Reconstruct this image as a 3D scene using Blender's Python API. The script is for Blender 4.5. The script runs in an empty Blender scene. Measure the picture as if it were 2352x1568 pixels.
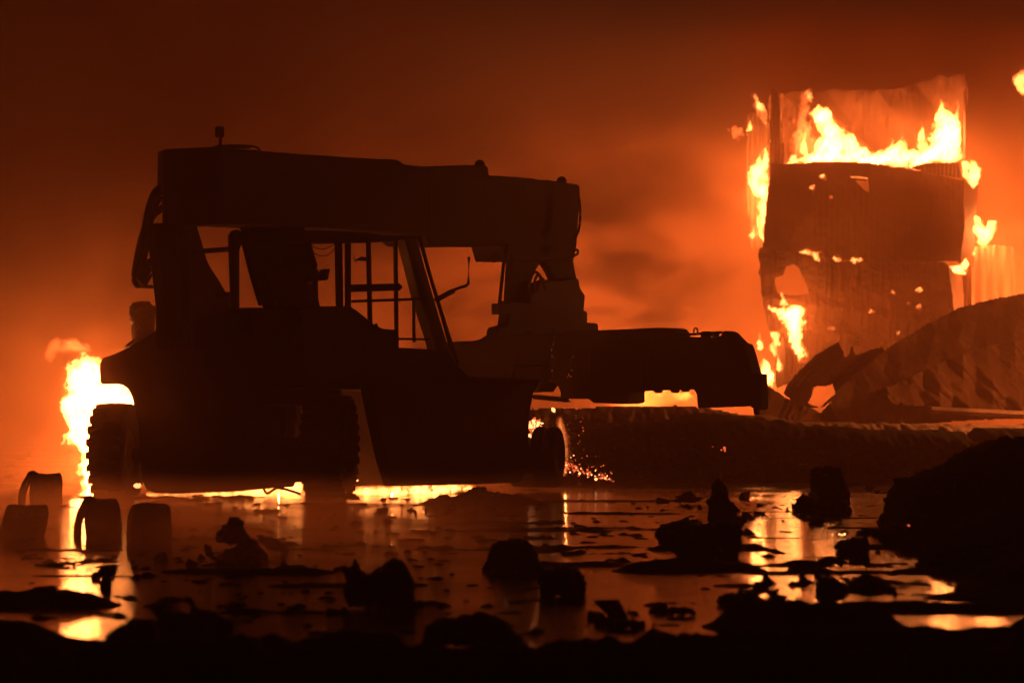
import bpy, bmesh, math, random
import numpy as np
from mathutils import Vector, Matrix
random.seed(7); rng = np.random.default_rng(7)
S = bpy.context.scene
COL = S.collection
# ------------------------------------------------------------------ camera, world, exposure
EYE = 1.5; FPX = 9000.0; CX = 1176.0; HY = 905.0
cam = bpy.data.cameras.new('camera'); camo = bpy.data.objects.new('camera', cam); COL.objects.link(camo)
camo.location = (0, 0, EYE); camo.rotation_euler = (math.radians(90), 0, 0)
cam.sensor_width = 36; cam.lens = FPX / 2352 * 36; cam.shift_y = (HY - 784) / 2352
cam.clip_start = 0.5; cam.clip_end = 3000
cam.dof.use_dof = True; cam.dof.focus_distance = 60; cam.dof.aperture_fstop = 3.2
S.camera = camo
S.view_settings.view_transform = 'Standard'; S.view_settings.look = 'None'
S.view_settings.gamma = 1; S.view_settings.exposure = 0
S.render.engine = 'CYCLES'
cy = S.cycles
cy.use_denoising = True; cy.volume_bounces = 1; cy.max_bounces = 6; cy.transparent_max_bounces = 32
cy.sample_clamp_indirect = 3.0; cy.caustics_reflective = False; cy.caustics_refractive = False
cy.use_adaptive_sampling = False; cy.volume_max_steps = 256; cy.volume_step_rate = 1.0

world = bpy.data.worlds.new('World'); S.world = world; world.use_nodes = True
nt = world.node_tree; nt.nodes.clear()
out = nt.nodes.new('ShaderNodeOutputWorld'); bg = nt.nodes.new('ShaderNodeBackground')
tc = nt.nodes.new('ShaderNodeTexCoord'); nz = nt.nodes.new('ShaderNodeTexNoise')
nz.inputs['Scale'].default_value = 5.0; nz.inputs['Detail'].default_value = 4
cr = nt.nodes.new('ShaderNodeValToRGB')
cr.color_ramp.elements[0].position = 0.3; cr.color_ramp.elements[0].color = (0.007, 0.0036, 0.0022, 1)
cr.color_ramp.elements[1].position = 0.75; cr.color_ramp.elements[1].color = (0.013, 0.0054, 0.0026, 1)
nt.links.new(tc.outputs['Generated'], nz.inputs['Vector']); nt.links.new(nz.outputs['Fac'], cr.inputs['Fac'])
nt.links.new(cr.outputs['Color'], bg.inputs['Color']); bg.inputs['Strength'].default_value = 1.0
nt.links.new(bg.outputs[0], out.inputs[0])

def P(px, py, Y): return Vector(((px - CX) / FPX * Y, Y, EYE + (HY - py) / FPX * Y))
def G(px, py):                                     # point of the ground seen at a pixel
    Y = FPX * EYE / (py - HY); return (px - CX) / FPX * Y, Y

FIRE = (1.0, 0.25, 0.055)
def fire_lamp(name, px, py, Y, watts, r=0.0, c=FIRE):
    l = bpy.data.lights.new(name, 'POINT'); l.energy = watts; l.color = c; l.shadow_soft_size = r
    o = bpy.data.objects.new(name, l); COL.objects.link(o); o.location = P(px, py, Y); return o
fire_lamp('fire_light', 185, 900, 58.6, 330, .3)
fire_lamp('fire_light', 190, 1070, 58.6, 430, .2)
fire_lamp('fire_light', 640, 1122, 59.6, 12, .01)
fire_lamp('fire_light', 900, 1128, 59.6, 30, .01)
fire_lamp('fire_light', 1298, 1050, 61.8, 22, .01)
for k in range(6): fire_lamp('fire_light', 1450 + 62 * k, 908, 101 + (k % 2) * 6, 1350, .01)
fire_lamp('fire_light', 1810, 745, 93.2, 200, .3)
fire_lamp('fire_light', 1745, 450, 97.6, 1500, .2)
fire_lamp('fire_light', 1900, 345, 96.6, 700, .3)
fire_lamp('fire_light', 2170, 320, 96.6, 900, .3)
fire_lamp('fire_light', 2265, 530, 96.5, 1300, .5)
fire_lamp('fire_light', 2375, 190, 98, 700, .3)
fire_lamp('fire_light', 2420, 740, 96, 2200, .01)
fire_lamp('fire_light', 2560, 660, 76.5, 1900, .2)

# ------------------------------------------------------------------ helpers
def tag(o, label=None, cat=None, group=None, kind=None):
    if label: o['label'] = label
    if cat: o['category'] = cat
    if group: o['group'] = group
    if kind: o['kind'] = kind
    return o
def empty(name, loc, label, cat, group=None):
    o = bpy.data.objects.new(name, None); COL.objects.link(o); o.location = loc
    bpy.context.view_layer.update()
    return tag(o, label, cat, group)
def link(name, me, mat, parent=None, smooth=False):
    o = bpy.data.objects.new(name, me); COL.objects.link(o)
    if mat: me.materials.append(mat)
    if smooth:
        me.polygons.foreach_set('use_smooth', [True] * len(me.polygons))
    if parent:
        o.parent = parent
        m = parent.matrix_world if parent.type != 'EMPTY' else Matrix.LocRotScale(parent.location, parent.rotation_euler, None)
        p = parent
        loc = Vector((0, 0, 0))
        while p: loc += p.location; p = p.parent
        o.location = (0, 0, 0)
        me.transform(Matrix.Translation(-loc))
    return o
def from_bm(name, bm, mat, parent=None, smooth=False):
    bmesh.ops.recalc_face_normals(bm, faces=bm.faces[:])
    me = bpy.data.meshes.new(name); bm.to_mesh(me); bm.free()
    return link(name, me, mat, parent, smooth)

def _hash(ix, iy, s):
    h = (ix.astype(np.int64) * 374761393 + iy.astype(np.int64) * 668265263 + s * 974634777) & 0xffffffff
    h = ((h ^ (h >> 13)) * 1274126177) & 0xffffffff
    return ((h ^ (h >> 16)) & 0xffff) / 65535.0
def vnoise(x, y, s=0):
    ix = np.floor(x); iy = np.floor(y); fx = x - ix; fy = y - iy
    fx = fx * fx * (3 - 2 * fx); fy = fy * fy * (3 - 2 * fy)
    a = _hash(ix, iy, s); b = _hash(ix + 1, iy, s); c = _hash(ix, iy + 1, s); d = _hash(ix + 1, iy + 1, s)
    return (a * (1 - fx) + b * fx) * (1 - fy) + (c * (1 - fx) + d * fx) * fy
def fbm(x, y, oct=4, s=0, pers=.55):
    x = np.asarray(x, float); y = np.asarray(y, float); v = 0; a = 1; t = 0
    for k in range(oct):
        v = v + a * (vnoise(x, y, s + k * 17) - .5) * 2; t += a; a *= pers; x = x * 2.03 + 7.1; y = y * 2.03 + 3.7
    return v / t
def sdist(px, py, poly):
    """signed distance to a polygon, positive inside"""
    d = np.full(px.shape, 1e9); inside = np.zeros(px.shape, bool); n = len(poly)
    for i in range(n):
        x0, y0 = poly[i]; x1, y1 = poly[(i + 1) % n]
        ex, ey = x1 - x0, y1 - y0; L = ex * ex + ey * ey + 1e-9
        t = np.clip(((px - x0) * ex + (py - y0) * ey) / L, 0, 1)
        d = np.minimum(d, np.hypot(px - x0 - t * ex, py - y0 - t * ey))
        if abs(ey) > 1e-9:
            c = ((y0 > py) != (y1 > py)) & (px < ex * (py - y0) / ey + x0)
            inside ^= c
    return np.where(inside, d, -d)

def slab(name, outline, Y, mat, parent=None, half=.05, step=3.0, warp=0.0, wscale=20.0, holes=(), bulge=None,
         off=None, seed=0, smooth=True, rise=1.0, pers=.55, grow=0.0):
    """An outline standing at depth Y (number or function of px,py) as a closed body: half = half thickness in m,
    bulge(px,py,sd) may return half thickness, off(px,py) moves the middle surface away from the eye."""
    xs = [p[0] for p in outline]; ys = [p[1] for p in outline]; m = warp + step + grow
    gx = np.arange(min(xs) - m, max(xs) + m + step, step); gy = np.arange(min(ys) - m, max(ys) + m + step, step)
    X, Yp = np.meshgrid(gx, gy)
    wx = X + warp * fbm(X / wscale, Yp / wscale * rise, 5, seed, pers); wy = Yp + warp * fbm(X / wscale + 31, Yp / wscale * rise + 17, 5, seed + 5, pers)
    sd = sdist(wx, wy, outline)
    sd = sd + grow
    for h in holes: sd = np.minimum(sd, -sdist(wx, wy, h))
    keep = sd > 0
    cell = keep[:-1, :-1] & keep[1:, :-1] & keep[:-1, 1:] & keep[1:, 1:]
    used = np.zeros(X.shape, bool)
    used[:-1, :-1] |= cell; used[1:, :-1] |= cell; used[:-1, 1:] |= cell; used[1:, 1:] |= cell
    idx = np.full(X.shape, -1); n = int(used.sum()); idx[used] = np.arange(n)
    D = (Y(X, Yp) if callable(Y) else np.full(X.shape, float(Y)))
    if off is not None: D = D + off(X, Yp)
    H = bulge(X, Yp, sd) if bulge else np.full(X.shape, half)
    H = np.maximum(H, 0.004)
    Dm = Y(X, Yp) if callable(Y) else D * 0 + Y
    wX = (X - CX) / FPX * Dm; wZ = EYE + (HY - Yp) / FPX * Dm
    v = np.concatenate([np.stack([wX[used], (D - H)[used], wZ[used]], 1), np.stack([wX[used], (D + H)[used], wZ[used]], 1)])
    a = idx[:-1, :-1][cell]; b = idx[:-1, 1:][cell]; c = idx[1:, 1:][cell]; d = idx[1:, :-1][cell]
    F = [np.stack([a, d, c, b], 1), np.stack([a, b, c, d], 1) + n]
    pad = np.pad(cell, 1)
    for (dy, dx, e) in ((-1, 0, 't'), (1, 0, 'b'), (0, -1, 'l'), (0, 1, 'r')):
        nb = pad[1 + dy: 1 + dy + cell.shape[0], 1 + dx: 1 + dx + cell.shape[1]]
        q = cell & ~nb
        i00 = idx[:-1, :-1][q]; i01 = idx[:-1, 1:][q]; i11 = idx[1:, 1:][q]; i10 = idx[1:, :-1][q]
        p0, p1 = {'t': (i00, i01), 'b': (i11, i10), 'l': (i10, i00), 'r': (i01, i11)}[e]
        F.append(np.stack([p0, p1, p1 + n, p0 + n], 1))
    F = np.concatenate(F)
    me = bpy.data.meshes.new(name)
    me.vertices.add(len(v)); me.vertices.foreach_set('co', v.ravel())
    me.loops.add(len(F) * 4); me.loops.foreach_set('vertex_index', F.ravel().astype(np.int32))
    me.polygons.add(len(F)); me.polygons.foreach_set('loop_start', np.arange(0, len(F) * 4, 4, dtype=np.int32))
    me.update(calc_edges=True); me.validate()
    return link(name, me, mat, parent, smooth)
def round_bulge(depth, px_full, noise=.3, seed=3, sc=16.0):
    def f(X, Yp, sd):
        t = np.clip(sd / px_full, 0, 1)
        return depth * np.sqrt(t * (2 - t)) * (1 + noise * fbm(X / sc, Yp / sc, 3, seed))
    return f

def tube_bm(bm, pts, r, n=8, r2=None):
    pts = [Vector(p) for p in pts]; rings = []
    for i, p in enumerate(pts):
        d = (pts[min(i + 1, len(pts) - 1)] - pts[max(i - 1, 0)]).normalized()
        a = d.cross(Vector((0, 0, 1)));
        if a.length < .05: a = d.cross(Vector((0, 1, 0)))
        a.normalize(); b = d.cross(a)
        rr = r if r2 is None else r + (r2 - r) * i / (len(pts) - 1)
        rings.append([bm.verts.new(p + (a * math.cos(t) + b * math.sin(t)) * rr) for t in [k * 2 * math.pi / n for k in range(n)]])
    for i in range(len(rings) - 1):
        for k in range(n): bm.faces.new((rings[i][k], rings[i][(k + 1) % n], rings[i + 1][(k + 1) % n], rings[i + 1][k]))
    bm.faces.new(rings[0]); bm.faces.new(rings[-1][::-1])
def spline(pts, n=6):
    pts = [Vector(p) for p in pts]; out = []
    for i in range(len(pts) - 1):
        p0 = pts[max(i - 1, 0)]; p1 = pts[i]; p2 = pts[i + 1]; p3 = pts[min(i + 2, len(pts) - 1)]
        for k in range(n):
            t = k / n
            out.append(.5 * ((2 * p1) + (p2 - p0) * t + (2 * p0 - 5 * p1 + 4 * p2 - p3) * t * t + (3 * p1 - p0 - 3 * p2 + p3) * t ** 3))
    out.append(pts[-1]); return out

# ------------------------------------------------------------------ materials
def nodemat(name):
    m = bpy.data.materials.new(name); m.use_nodes = True
    t = m.node_tree; t.nodes.clear(); return m, t, t.nodes.new('ShaderNodeOutputMaterial')
def solid(name, c1, c2, rough=.7, scale=3.0, metal=0.0, spec=.3, bump=.15, bscale=None, rough2=None):
    m, t, o = nodemat(name); N = t.nodes.new; L = t.links.new
    b = N('ShaderNodeBsdfPrincipled'); tcn = N('ShaderNodeTexCoord')
    n = N('ShaderNodeTexNoise'); n.inputs['Scale'].default_value = scale; n.inputs['Detail'].default_value = 8; n.inputs['Roughness'].default_value = .65
    r = N('ShaderNodeValToRGB'); r.color_ramp.elements[0].position = .35; r.color_ramp.elements[1].position = .68
    r.color_ramp.elements[0].color = (*c1, 1); r.color_ramp.elements[1].color = (*c2, 1)
    L(tcn.outputs['Object'], n.inputs['Vector']); L(n.outputs['Fac'], r.inputs['Fac']); L(r.outputs['Color'], b.inputs['Base Color'])
    b.inputs['Metallic'].default_value = metal; b.inputs['Specular IOR Level'].default_value = spec
    mr = N('ShaderNodeMapRange'); mr.inputs['To Min'].default_value = rough; mr.inputs['To Max'].default_value = rough2 if rough2 is not None else min(1, rough + .2)
    L(n.outputs['Fac'], mr.inputs['Value']); L(mr.outputs[0], b.inputs['Roughness'])
    n2 = N('ShaderNodeTexNoise'); n2.inputs['Scale'].default_value = bscale or scale * 6; n2.inputs['Detail'].default_value = 6
    bp = N('ShaderNodeBump'); bp.inputs['Strength'].default_value = bump; bp.inputs['Distance'].default_value = .05
    L(tcn.outputs['Object'], n2.inputs['Vector']); L(n2.outputs['Fac'], bp.inputs['Height']); L(bp.outputs[0], b.inputs['Normal'])
    L(b.outputs[0], o.inputs['Surface']); return m
M = {}
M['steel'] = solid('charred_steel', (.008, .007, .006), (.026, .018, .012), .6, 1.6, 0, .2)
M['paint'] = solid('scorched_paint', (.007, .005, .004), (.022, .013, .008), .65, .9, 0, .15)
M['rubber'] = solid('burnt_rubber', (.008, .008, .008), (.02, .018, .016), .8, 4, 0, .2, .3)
M['hose'] = solid('hose_rubber', (.01, .01, .01), (.02, .018, .016), .6, 8, 0, .3)
M['cladding'] = solid('scorched_cladding', (.10, .07, .05), (.30, .20, .14), .45, .9, .3, .4, .25, 4)
M['container'] = solid('burnt_container_steel', (.05, .028, .018), (.15, .08, .045), .6, .5, 0, .3, .25, 3)
M['scorched'] = solid('scorched_wall', (.05, .028, .02), (.20, .11, .07), .55, .9, .2, .3, .3, 5)
M['rust'] = solid('rusted_sheet', (.10, .055, .035), (.38, .22, .15), .5, .8, .2, .4, .3, 5)
M['char'] = solid('charred_debris', (.006, .005, .005), (.022, .016, .012), .9, 5, 0, .12, .6)
M['mud'] = solid('ash_mud', (.007, .006, .005), (.022, .016, .012), .95, 2.5, 0, .04, .5, 20)
M['lit_smoke'] = solid('lit_smoke_tone', (.12, .09, .07), (.30, .22, .16), .9, 1.0, 0, .1, .5)  # glow of the lit smoke band put into a pale base colour

def flame_mat(name, col, dens, surf):
    m, t, o = nodemat(name); N = t.nodes.new; L = t.links.new
    tr = N('ShaderNodeBsdfTransparent'); em = N('ShaderNodeEmission'); em.inputs['Color'].default_value = (*col, 1); em.inputs['Strength'].default_value = surf
    ad = N('ShaderNodeAddShader'); L(tr.outputs[0], ad.inputs[0]); L(em.outputs[0], ad.inputs[1]); L(ad.outputs[0], o.inputs['Surface'])
    ve = N('ShaderNodeEmission'); ve.inputs['Color'].default_value = (*col, 1); ve.inputs['Strength'].default_value = dens
    L(ve.outputs[0], o.inputs['Volume'])
    m.cycles.emission_sampling = 'NONE'; return m
M['flame'] = flame_mat('flame', (1, .27, .055), 26, .03)
M['flame_red'] = flame_mat('thin_red_flame', (1, .16, .03), 3.2, .01)
M['ember'] = flame_mat('ember', (1, .16, .05), 0, 0)
def glow(name, col, s):
    m, t, o = nodemat(name); em = t.nodes.new('ShaderNodeEmission'); em.inputs['Color'].default_value = (*col, 1); em.inputs['Strength'].default_value = s
    t.links.new(em.outputs[0], o.inputs['Surface']); m.cycles.emission_sampling = 'NONE'; return m
M['ember'] = glow('glowing_ember', (1, .13, .035), 1.6)
M['ember_hot'] = glow('hot_ember', (1, .38, .12), 5)

# water
def water_mat():
    m, t, o = nodemat('water'); N = t.nodes.new; L = t.links.new
    b = N('ShaderNodeBsdfPrincipled'); b.inputs['Base Color'].default_value = (.012, .009, .007, 1); b.inputs['IOR'].default_value = 1.33
    tcn = N('ShaderNodeTexCoord'); mp = N('ShaderNodeMapping'); mp.inputs['Scale'].default_value = (.5, .35, 1)
    m3 = N('ShaderNodeMapping'); m3.inputs['Scale'].default_value = (1.2, 6, 1); L(tcn.outputs['Object'], m3.inputs['Vector'])
    n = N('ShaderNodeTexNoise'); n.inputs['Scale'].default_value = 1.0; n.inputs['Detail'].default_value = 3
    L(tcn.outputs['Object'], mp.inputs['Vector']); L(mp.outputs[0], n.inputs['Vector'])
    mr = N('ShaderNodeMapRange'); mr.inputs['From Min'].default_value = .4; mr.inputs['From Max'].default_value = .7
    mr.inputs['To Min'].default_value = .04; mr.inputs['To Max'].default_value = .17
    L(n.outputs['Fac'], mr.inputs['Value']); L(mr.outputs[0], b.inputs['Roughness'])
    n2 = N('ShaderNodeTexNoise'); n2.inputs['Scale'].default_value = 1.6; n2.inputs['Detail'].default_value = 4
    bp = N('ShaderNodeBump'); bp.inputs['Strength'].default_value = .22; bp.inputs['Distance'].default_value = .03
    L(m3.outputs[0], n2.inputs['Vector']); L(n2.outputs['Fac'], bp.inputs['Height']); L(bp.outputs[0], b.inputs['Normal'])
    L(b.outputs[0], o.inputs['Surface']); return m
M['water'] = water_mat()

# ------------------------------------------------------------------ ground, water, haze
# mud ridges: (px0, px1, py_top, py_base, softness)
RIDGES = [(-100, 250, 1349, 1388), (-300, 130, 1428, 1475), (-400, 2800, 1464, 1550), (-400, 2800, 1480, 1600), (1660, 2050, 1372, 1440), (-400, 700, 1462, 1500),
          (1430, 1740, 1284, 1310), (1500, 1760, 1240, 1262), (1880, 2700, 1378, 1402), (2020, 2700, 1444, 1500), (2310, 2700, 1385, 1470),
          (980, 1240, 1138, 1156), (1240, 1620, 1146, 1151), (1300, 1560, 1174, 1180), (1200, 1480, 1208, 1212), (1150, 1420, 1286, 1298),
          (1650, 1900, 1294, 1300), (1700, 2050, 1308, 1315), (1760, 2050, 1120, 1123), (1560, 1840, 1172, 1175), (1720, 2060, 1186, 1189),
          (1700, 1850, 1233, 1236), (1500, 2000, 1108, 1111), (1640, 1760, 1336, 1344), (380, 760, 1300, 1312), (-200, 90, 1396, 1402), (620, 980, 1338, 1346), (60, 420, 1318, 1322),
          (1960, 2300, 1244, 1258), (2060, 2500, 1300, 1316), (1900, 2200, 1206, 1212), (2140, 2600, 1352, 1372)]
def ground():
    ys = np.concatenate([np.arange(14, 62, .075), np.arange(62, 100, .3), np.arange(100, 400, 8), np.arange(400, 2400, 100)])
    t = np.linspace(-1, 1, 560)
    X = []; 
    xx = t[None, :] * (ys[:, None] * .16 + .5)
    xx = np.where(np.abs(t[None, :]) > .97, np.sign(t)[None, :] * (np.abs(t[None, :]) - .97) / .03 * 1500 + np.sign(t)[None, :] * (ys[:, None] * .155), xx)
    Yg = np.repeat(ys[:, None], len(t), 1)
    h = -.022 + .018 * fbm(xx * .6, Yg * .16, 4, 3) + .016 * fbm(xx * 3.2, Yg * 1.1, 4, 9, .65) + .010 * fbm(xx * 11, Yg * 5, 2, 21)
    bd = fbm(xx * .35, Yg * 1.3, 4, 71, .6); h = h + .07 * np.clip(bd - .18, 0, .5) * np.clip(1.2 - np.abs(Yg - 44) / 26, .25, 1)
    cr_ = fbm(xx * 6, Yg * 2.6, 2, 44); h = h + .075 * np.clip(cr_ - .30, 0, 1)
    cr2 = fbm(xx * 2.2, Yg * .9, 3, 47); h = h + .075 * np.clip(cr2 - .36, 0, 1)
    for k, (a, b, pt, pb) in enumerate(RIDGES):
        Yb = FPX * EYE / (pb - HY); hh = (pb - pt) / FPX * Yb
        xa = (a - CX) / FPX * Yb; xb = (b - CX) / FPX * Yb; e = max(.15, (xb - xa) * .12)
        wx = 1 / (1 + np.exp(-(xx - xa) / e * 3)) / (1 + np.exp((xx - xb) / e * 3))
        cy_ = Yb + .35 * fbm(xx * .5, xx * 0 + k, 3, k)
        wid = max(.35, hh * 2.2)
        r = np.exp(-((Yg - cy_) / wid) ** 2) * wx * hh * (1 + .6 * fbm(xx * 2.2, Yg * .9, 5, 60 + k, .68))
        h = np.maximum(h, r - .012)
    v = np.stack([xx, Yg, h], 2).reshape(-1, 3); ny, nx = xx.shape
    i = np.arange(ny * nx).reshape(ny, nx)
    F = np.stack([i[:-1, :-1], i[:-1, 1:], i[1:, 1:], i[1:, :-1]], 2).reshape(-1, 4)
    me = bpy.data.meshes.new('ground'); me.vertices.add(len(v)); me.vertices.foreach_set('co', v.ravel())
    me.loops.add(len(F) * 4); me.loops.foreach_set('vertex_index', F.ravel().astype(np.int32))
    me.polygons.add(len(F)); me.polygons.foreach_set('loop_start', np.arange(0, len(F) * 4, 4, dtype=np.int32)); me.update(calc_edges=True)
    tag(link('ground', me, M['mud'], None, True), kind='structure')
    me = bpy.data.meshes.new('near_ground'); me.from_pydata([(-60, -60, -.02), (60, -60, -.02), (60, 14.05, -.02), (-60, 14.05, -.02)], [], [(0, 1, 2, 3)])
    tag(link('near_ground', me, M['mud']), kind='structure')
ground()
me = bpy.data.meshes.new('water'); me.from_pydata([(-900, 12, 0), (900, 12, 0), (900, 2200, 0), (-900, 2200, 0)], [], [(0, 1, 2, 3)])
tag(link('water', me, M['water']), kind='structure')

def haze():
    m, t, o = nodemat('haze'); pv = t.nodes.new('ShaderNodeVolumePrincipled')
    pv.inputs['Color'].default_value = (1, .55, .32, 1); pv.inputs['Density'].default_value = .0082; pv.inputs['Anisotropy'].default_value = .25
    t.links.new(pv.outputs[0], o.inputs['Volume'])
    bm = bmesh.new(); bmesh.ops.create_cube(bm, size=1)
    bmesh.ops.transform(bm, matrix=Matrix.Translation((0, 70, 4.6)) @ Matrix.Diagonal((180, 260, 11.2, 1)), verts=bm.verts[:])
    tag(from_bm('haze', bm, m), kind='stuff')
haze()
def smoke(name, label, lo, hi, dens, scale, color, thresh=.45, fade=None, detail=3, kind='stuff', stretch=(1, 1, 1), rate=None, g=.25):
    m, t, o = nodemat(name); N = t.nodes.new; L = t.links.new
    pv = N('ShaderNodeVolumePrincipled'); pv.inputs['Color'].default_value = (*color, 1); pv.inputs['Anisotropy'].default_value = g
    tcn = N('ShaderNodeTexCoord'); mp = N('ShaderNodeMapping'); mp.inputs['Scale'].default_value = stretch
    n = N('ShaderNodeTexNoise'); n.inputs['Scale'].default_value = scale; n.inputs['Detail'].default_value = detail; n.inputs['Distortion'].default_value = .6
    L(tcn.outputs['Object'], mp.inputs['Vector']); L(mp.outputs[0], n.inputs['Vector'])
    mr = N('ShaderNodeMapRange'); mr.inputs['From Min'].default_value = thresh; mr.inputs['From Max'].default_value = .66; mr.inputs['To Max'].default_value = dens
    L(n.outputs['Fac'], mr.inputs['Value'])
    sx = N('ShaderNodeSeparateXYZ'); L(tcn.outputs['Generated'], sx.inputs[0])
    last = mr.outputs[0]
    for ax, a, b in fade or ():
        f = N('ShaderNodeMapRange'); f.interpolation_type = 'SMOOTHSTEP'; f.inputs['From Min'].default_value = a; f.inputs['From Max'].default_value = b
        L(sx.outputs[ax], f.inputs['Value']); mm = N('ShaderNodeMath'); mm.operation = 'MULTIPLY'; L(last, mm.inputs[0]); L(f.outputs[0], mm.inputs[1]); last = mm.outputs[0]
    L(last, pv.inputs['Density']); L(pv.outputs[0], o.inputs['Volume'])
    if rate: m.cycles.volume_step_rate = rate
    bm = bmesh.new(); bmesh.ops.create_cube(bm, size=1)
    c = [(a + b) / 2 for a, b in zip(lo, hi)]; d = [b - a for a, b in zip(lo, hi)]
    bmesh.ops.transform(bm, matrix=Matrix.Translation(c) @ Matrix.Diagonal((*d, 1)), verts=bm.verts[:])
    tag(from_bm(name, bm, m), kind=kind)
R0 = (1, .55, .32)
smoke('ground_mist', None, (-9, 32, -.02), (1, 50, .62), .30, .8, R0, .34, (('Z', 1, .1), ('X', 1, .6), ('Y', 0, .2), ('Y', 1, .8)), g=.72)
smoke('ground_mist', None, (-6, 51, -.02), (3, 56, .5), .16, .9, R0, .36, (('Z', 1, .1), ('X', 0, .2), ('X', 1, .7), ('Y', 0, .3), ('Y', 1, .8)), g=.7)
smoke('soot_smoke', None, (-13, 63, 2.5), (1, 86, 10), .34, .22, (.18, .06, .03), .40, (('X', 1, .35), ('Z', .1, .8), ('Y', 0, .2), ('Y', 1, .8)), rate=.5)
smoke('soot_smoke', None, (3.5, 80, 7.0), (17, 94, 10.1), .30, .3, (.25, .08, .04), .38, (('X', 0, .3), ('Z', .1, .8), ('Y', 0, .2), ('Y', 1, .8)), rate=.5)
smoke('fire_smoke', None, (-9.5, 53.5, .02), (-3.6, 62, 5), .10, .8, R0, .36, (('Z', 1, .4), ('X', 0, .3), ('X', 1, .75), ('Y', 0, .3), ('Y', 1, .6)))  # smoke by the left fire, carried past the hood to imitate lens glare
smoke('fire_smoke', None, (3.2, 86, .2), (17, 104, 9.6), .16, .35, R0, .40, (('Z', 1, .55), ('X', 0, .35), ('Y', 0, .35), ('Y', 1, .7)), rate=.5)
smoke('smoke', None, (-14, 98, .2), (11, 122, 10), .26, .42, R0, .51, (('Y', 0, .1), ('X', 0, .3), ('X', 1, .8), ('Z', 1, .5)), 5, rate=.35, stretch=(.6, .5, 1.0))

# ------------------------------------------------------------------ reach stacker
FU = Vector((.5, .866, 0)); RV = Vector((.866, -.5, 0)); UP = Vector((0, 0, 1))
OM = Vector(((265 - CX) / FPX * 57, 57, 0))
def hit(px, py, p0, nrm):
    r = Vector(((px - CX) / FPX, 1, (HY - py) / FPX)); e = Vector((0, 0, EYE))
    return e + r * ((p0 - e).dot(nrm) / r.dot(nrm))
def on_side(px, py, v): return hit(px, py, OM + RV * v, RV)       # on the lengthwise plane at lateral offset v
def on_rear(px, py, u): return hit(px, py, OM + FU * u, FU)
def prism(name, pts, back, mat, parent, bevel=.012):
    bm = bmesh.new(); a = [bm.verts.new(p) for p in pts]; b = [bm.verts.new(p + back) for p in pts]
    bm.faces.new(a); bm.faces.new(b[::-1]); n = len(a)
    for i in range(n): bm.faces.new((a[i], b[i], b[(i + 1) % n], a[(i + 1) % n]))
    if bevel:
        bmesh.ops.recalc_face_normals(bm, faces=bm.faces[:])
        bmesh.ops.bevel(bm, geom=bm.edges[:], offset=bevel, segments=1, affect='EDGES', clamp_overlap=True)
    return from_bm(name, bm, mat, parent)
def side(name, poly, v, t, mat, parent, bevel=.012): return prism(name, [on_side(x, y, v) for x, y in poly], -RV * t, mat, parent, bevel)
def rear(name, poly, u, t, mat, parent, bevel=.012): return prism(name, [on_rear(x, y, u) for x, y in poly], FU * t, mat, parent, bevel)
def rail(name, pts, r, mat, parent, sm=True, n=8, smooth=True):
    bm = bmesh.new(); tube_bm(bm, spline(pts, 6) if sm and len(pts) > 2 else pts, r, n); return from_bm(name, bm, mat, parent, smooth)
def pxpts(pts, v): return [on_side(x, y, v) for x, y in pts]
def nicks(poly, amp=1.2, every=14, seed=1):
    """small dents along the straight runs of an outline"""
    r = random.Random(seed); o = []
    for i, (x0, y0) in enumerate(poly):
        x1, y1 = poly[(i + 1) % len(poly)]; o.append((x0, y0)); L = math.hypot(x1 - x0, y1 - y0); n = int(L / every)
        for k in range(1, n):
            t = k / n; o.append((x0 + (x1 - x0) * t + r.uniform(-amp, amp) * .3, y0 + (y1 - y0) * t + r.uniform(-amp, amp)))
    return o

rs = empty('reach_stacker', OM, 'large burnt out reach stacker with cab and long boom standing in the fire yard', 'reach stacker')
MS, MP, MR = M['steel'], M['paint'], M['rubber']

# boom: rear section, two telescoping sections, head
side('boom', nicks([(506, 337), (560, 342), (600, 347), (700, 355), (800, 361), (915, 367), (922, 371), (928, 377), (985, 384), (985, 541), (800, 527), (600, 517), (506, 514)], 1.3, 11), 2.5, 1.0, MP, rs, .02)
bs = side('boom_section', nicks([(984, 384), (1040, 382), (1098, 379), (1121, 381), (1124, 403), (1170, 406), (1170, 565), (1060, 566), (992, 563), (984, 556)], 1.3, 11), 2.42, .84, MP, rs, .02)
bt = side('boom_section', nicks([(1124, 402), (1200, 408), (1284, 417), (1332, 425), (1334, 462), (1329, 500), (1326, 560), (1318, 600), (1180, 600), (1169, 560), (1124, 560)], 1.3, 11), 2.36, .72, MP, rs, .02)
for px, py, v in ((1102, 379, 2.3), (1290, 417, 2.2), (1032, 384, 2.3)):
    bm = bmesh.new(); bmesh.ops.create_uvsphere(bm, u_segments=12, v_segments=8, radius=.085 if px > 1040 else .03)
    bmesh.ops.translate(bm, vec=on_side(px, py, v), verts=bm.verts[:]); from_bm('sheave', bm, MS, rs, True)
rear('boom_tail', [(361, 348), (372, 346), (500, 337), (508, 337), (508, 515), (500, 517), (376, 515), (372, 470), (360, 440)], .35, .08, MS, rs, .015)
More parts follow.
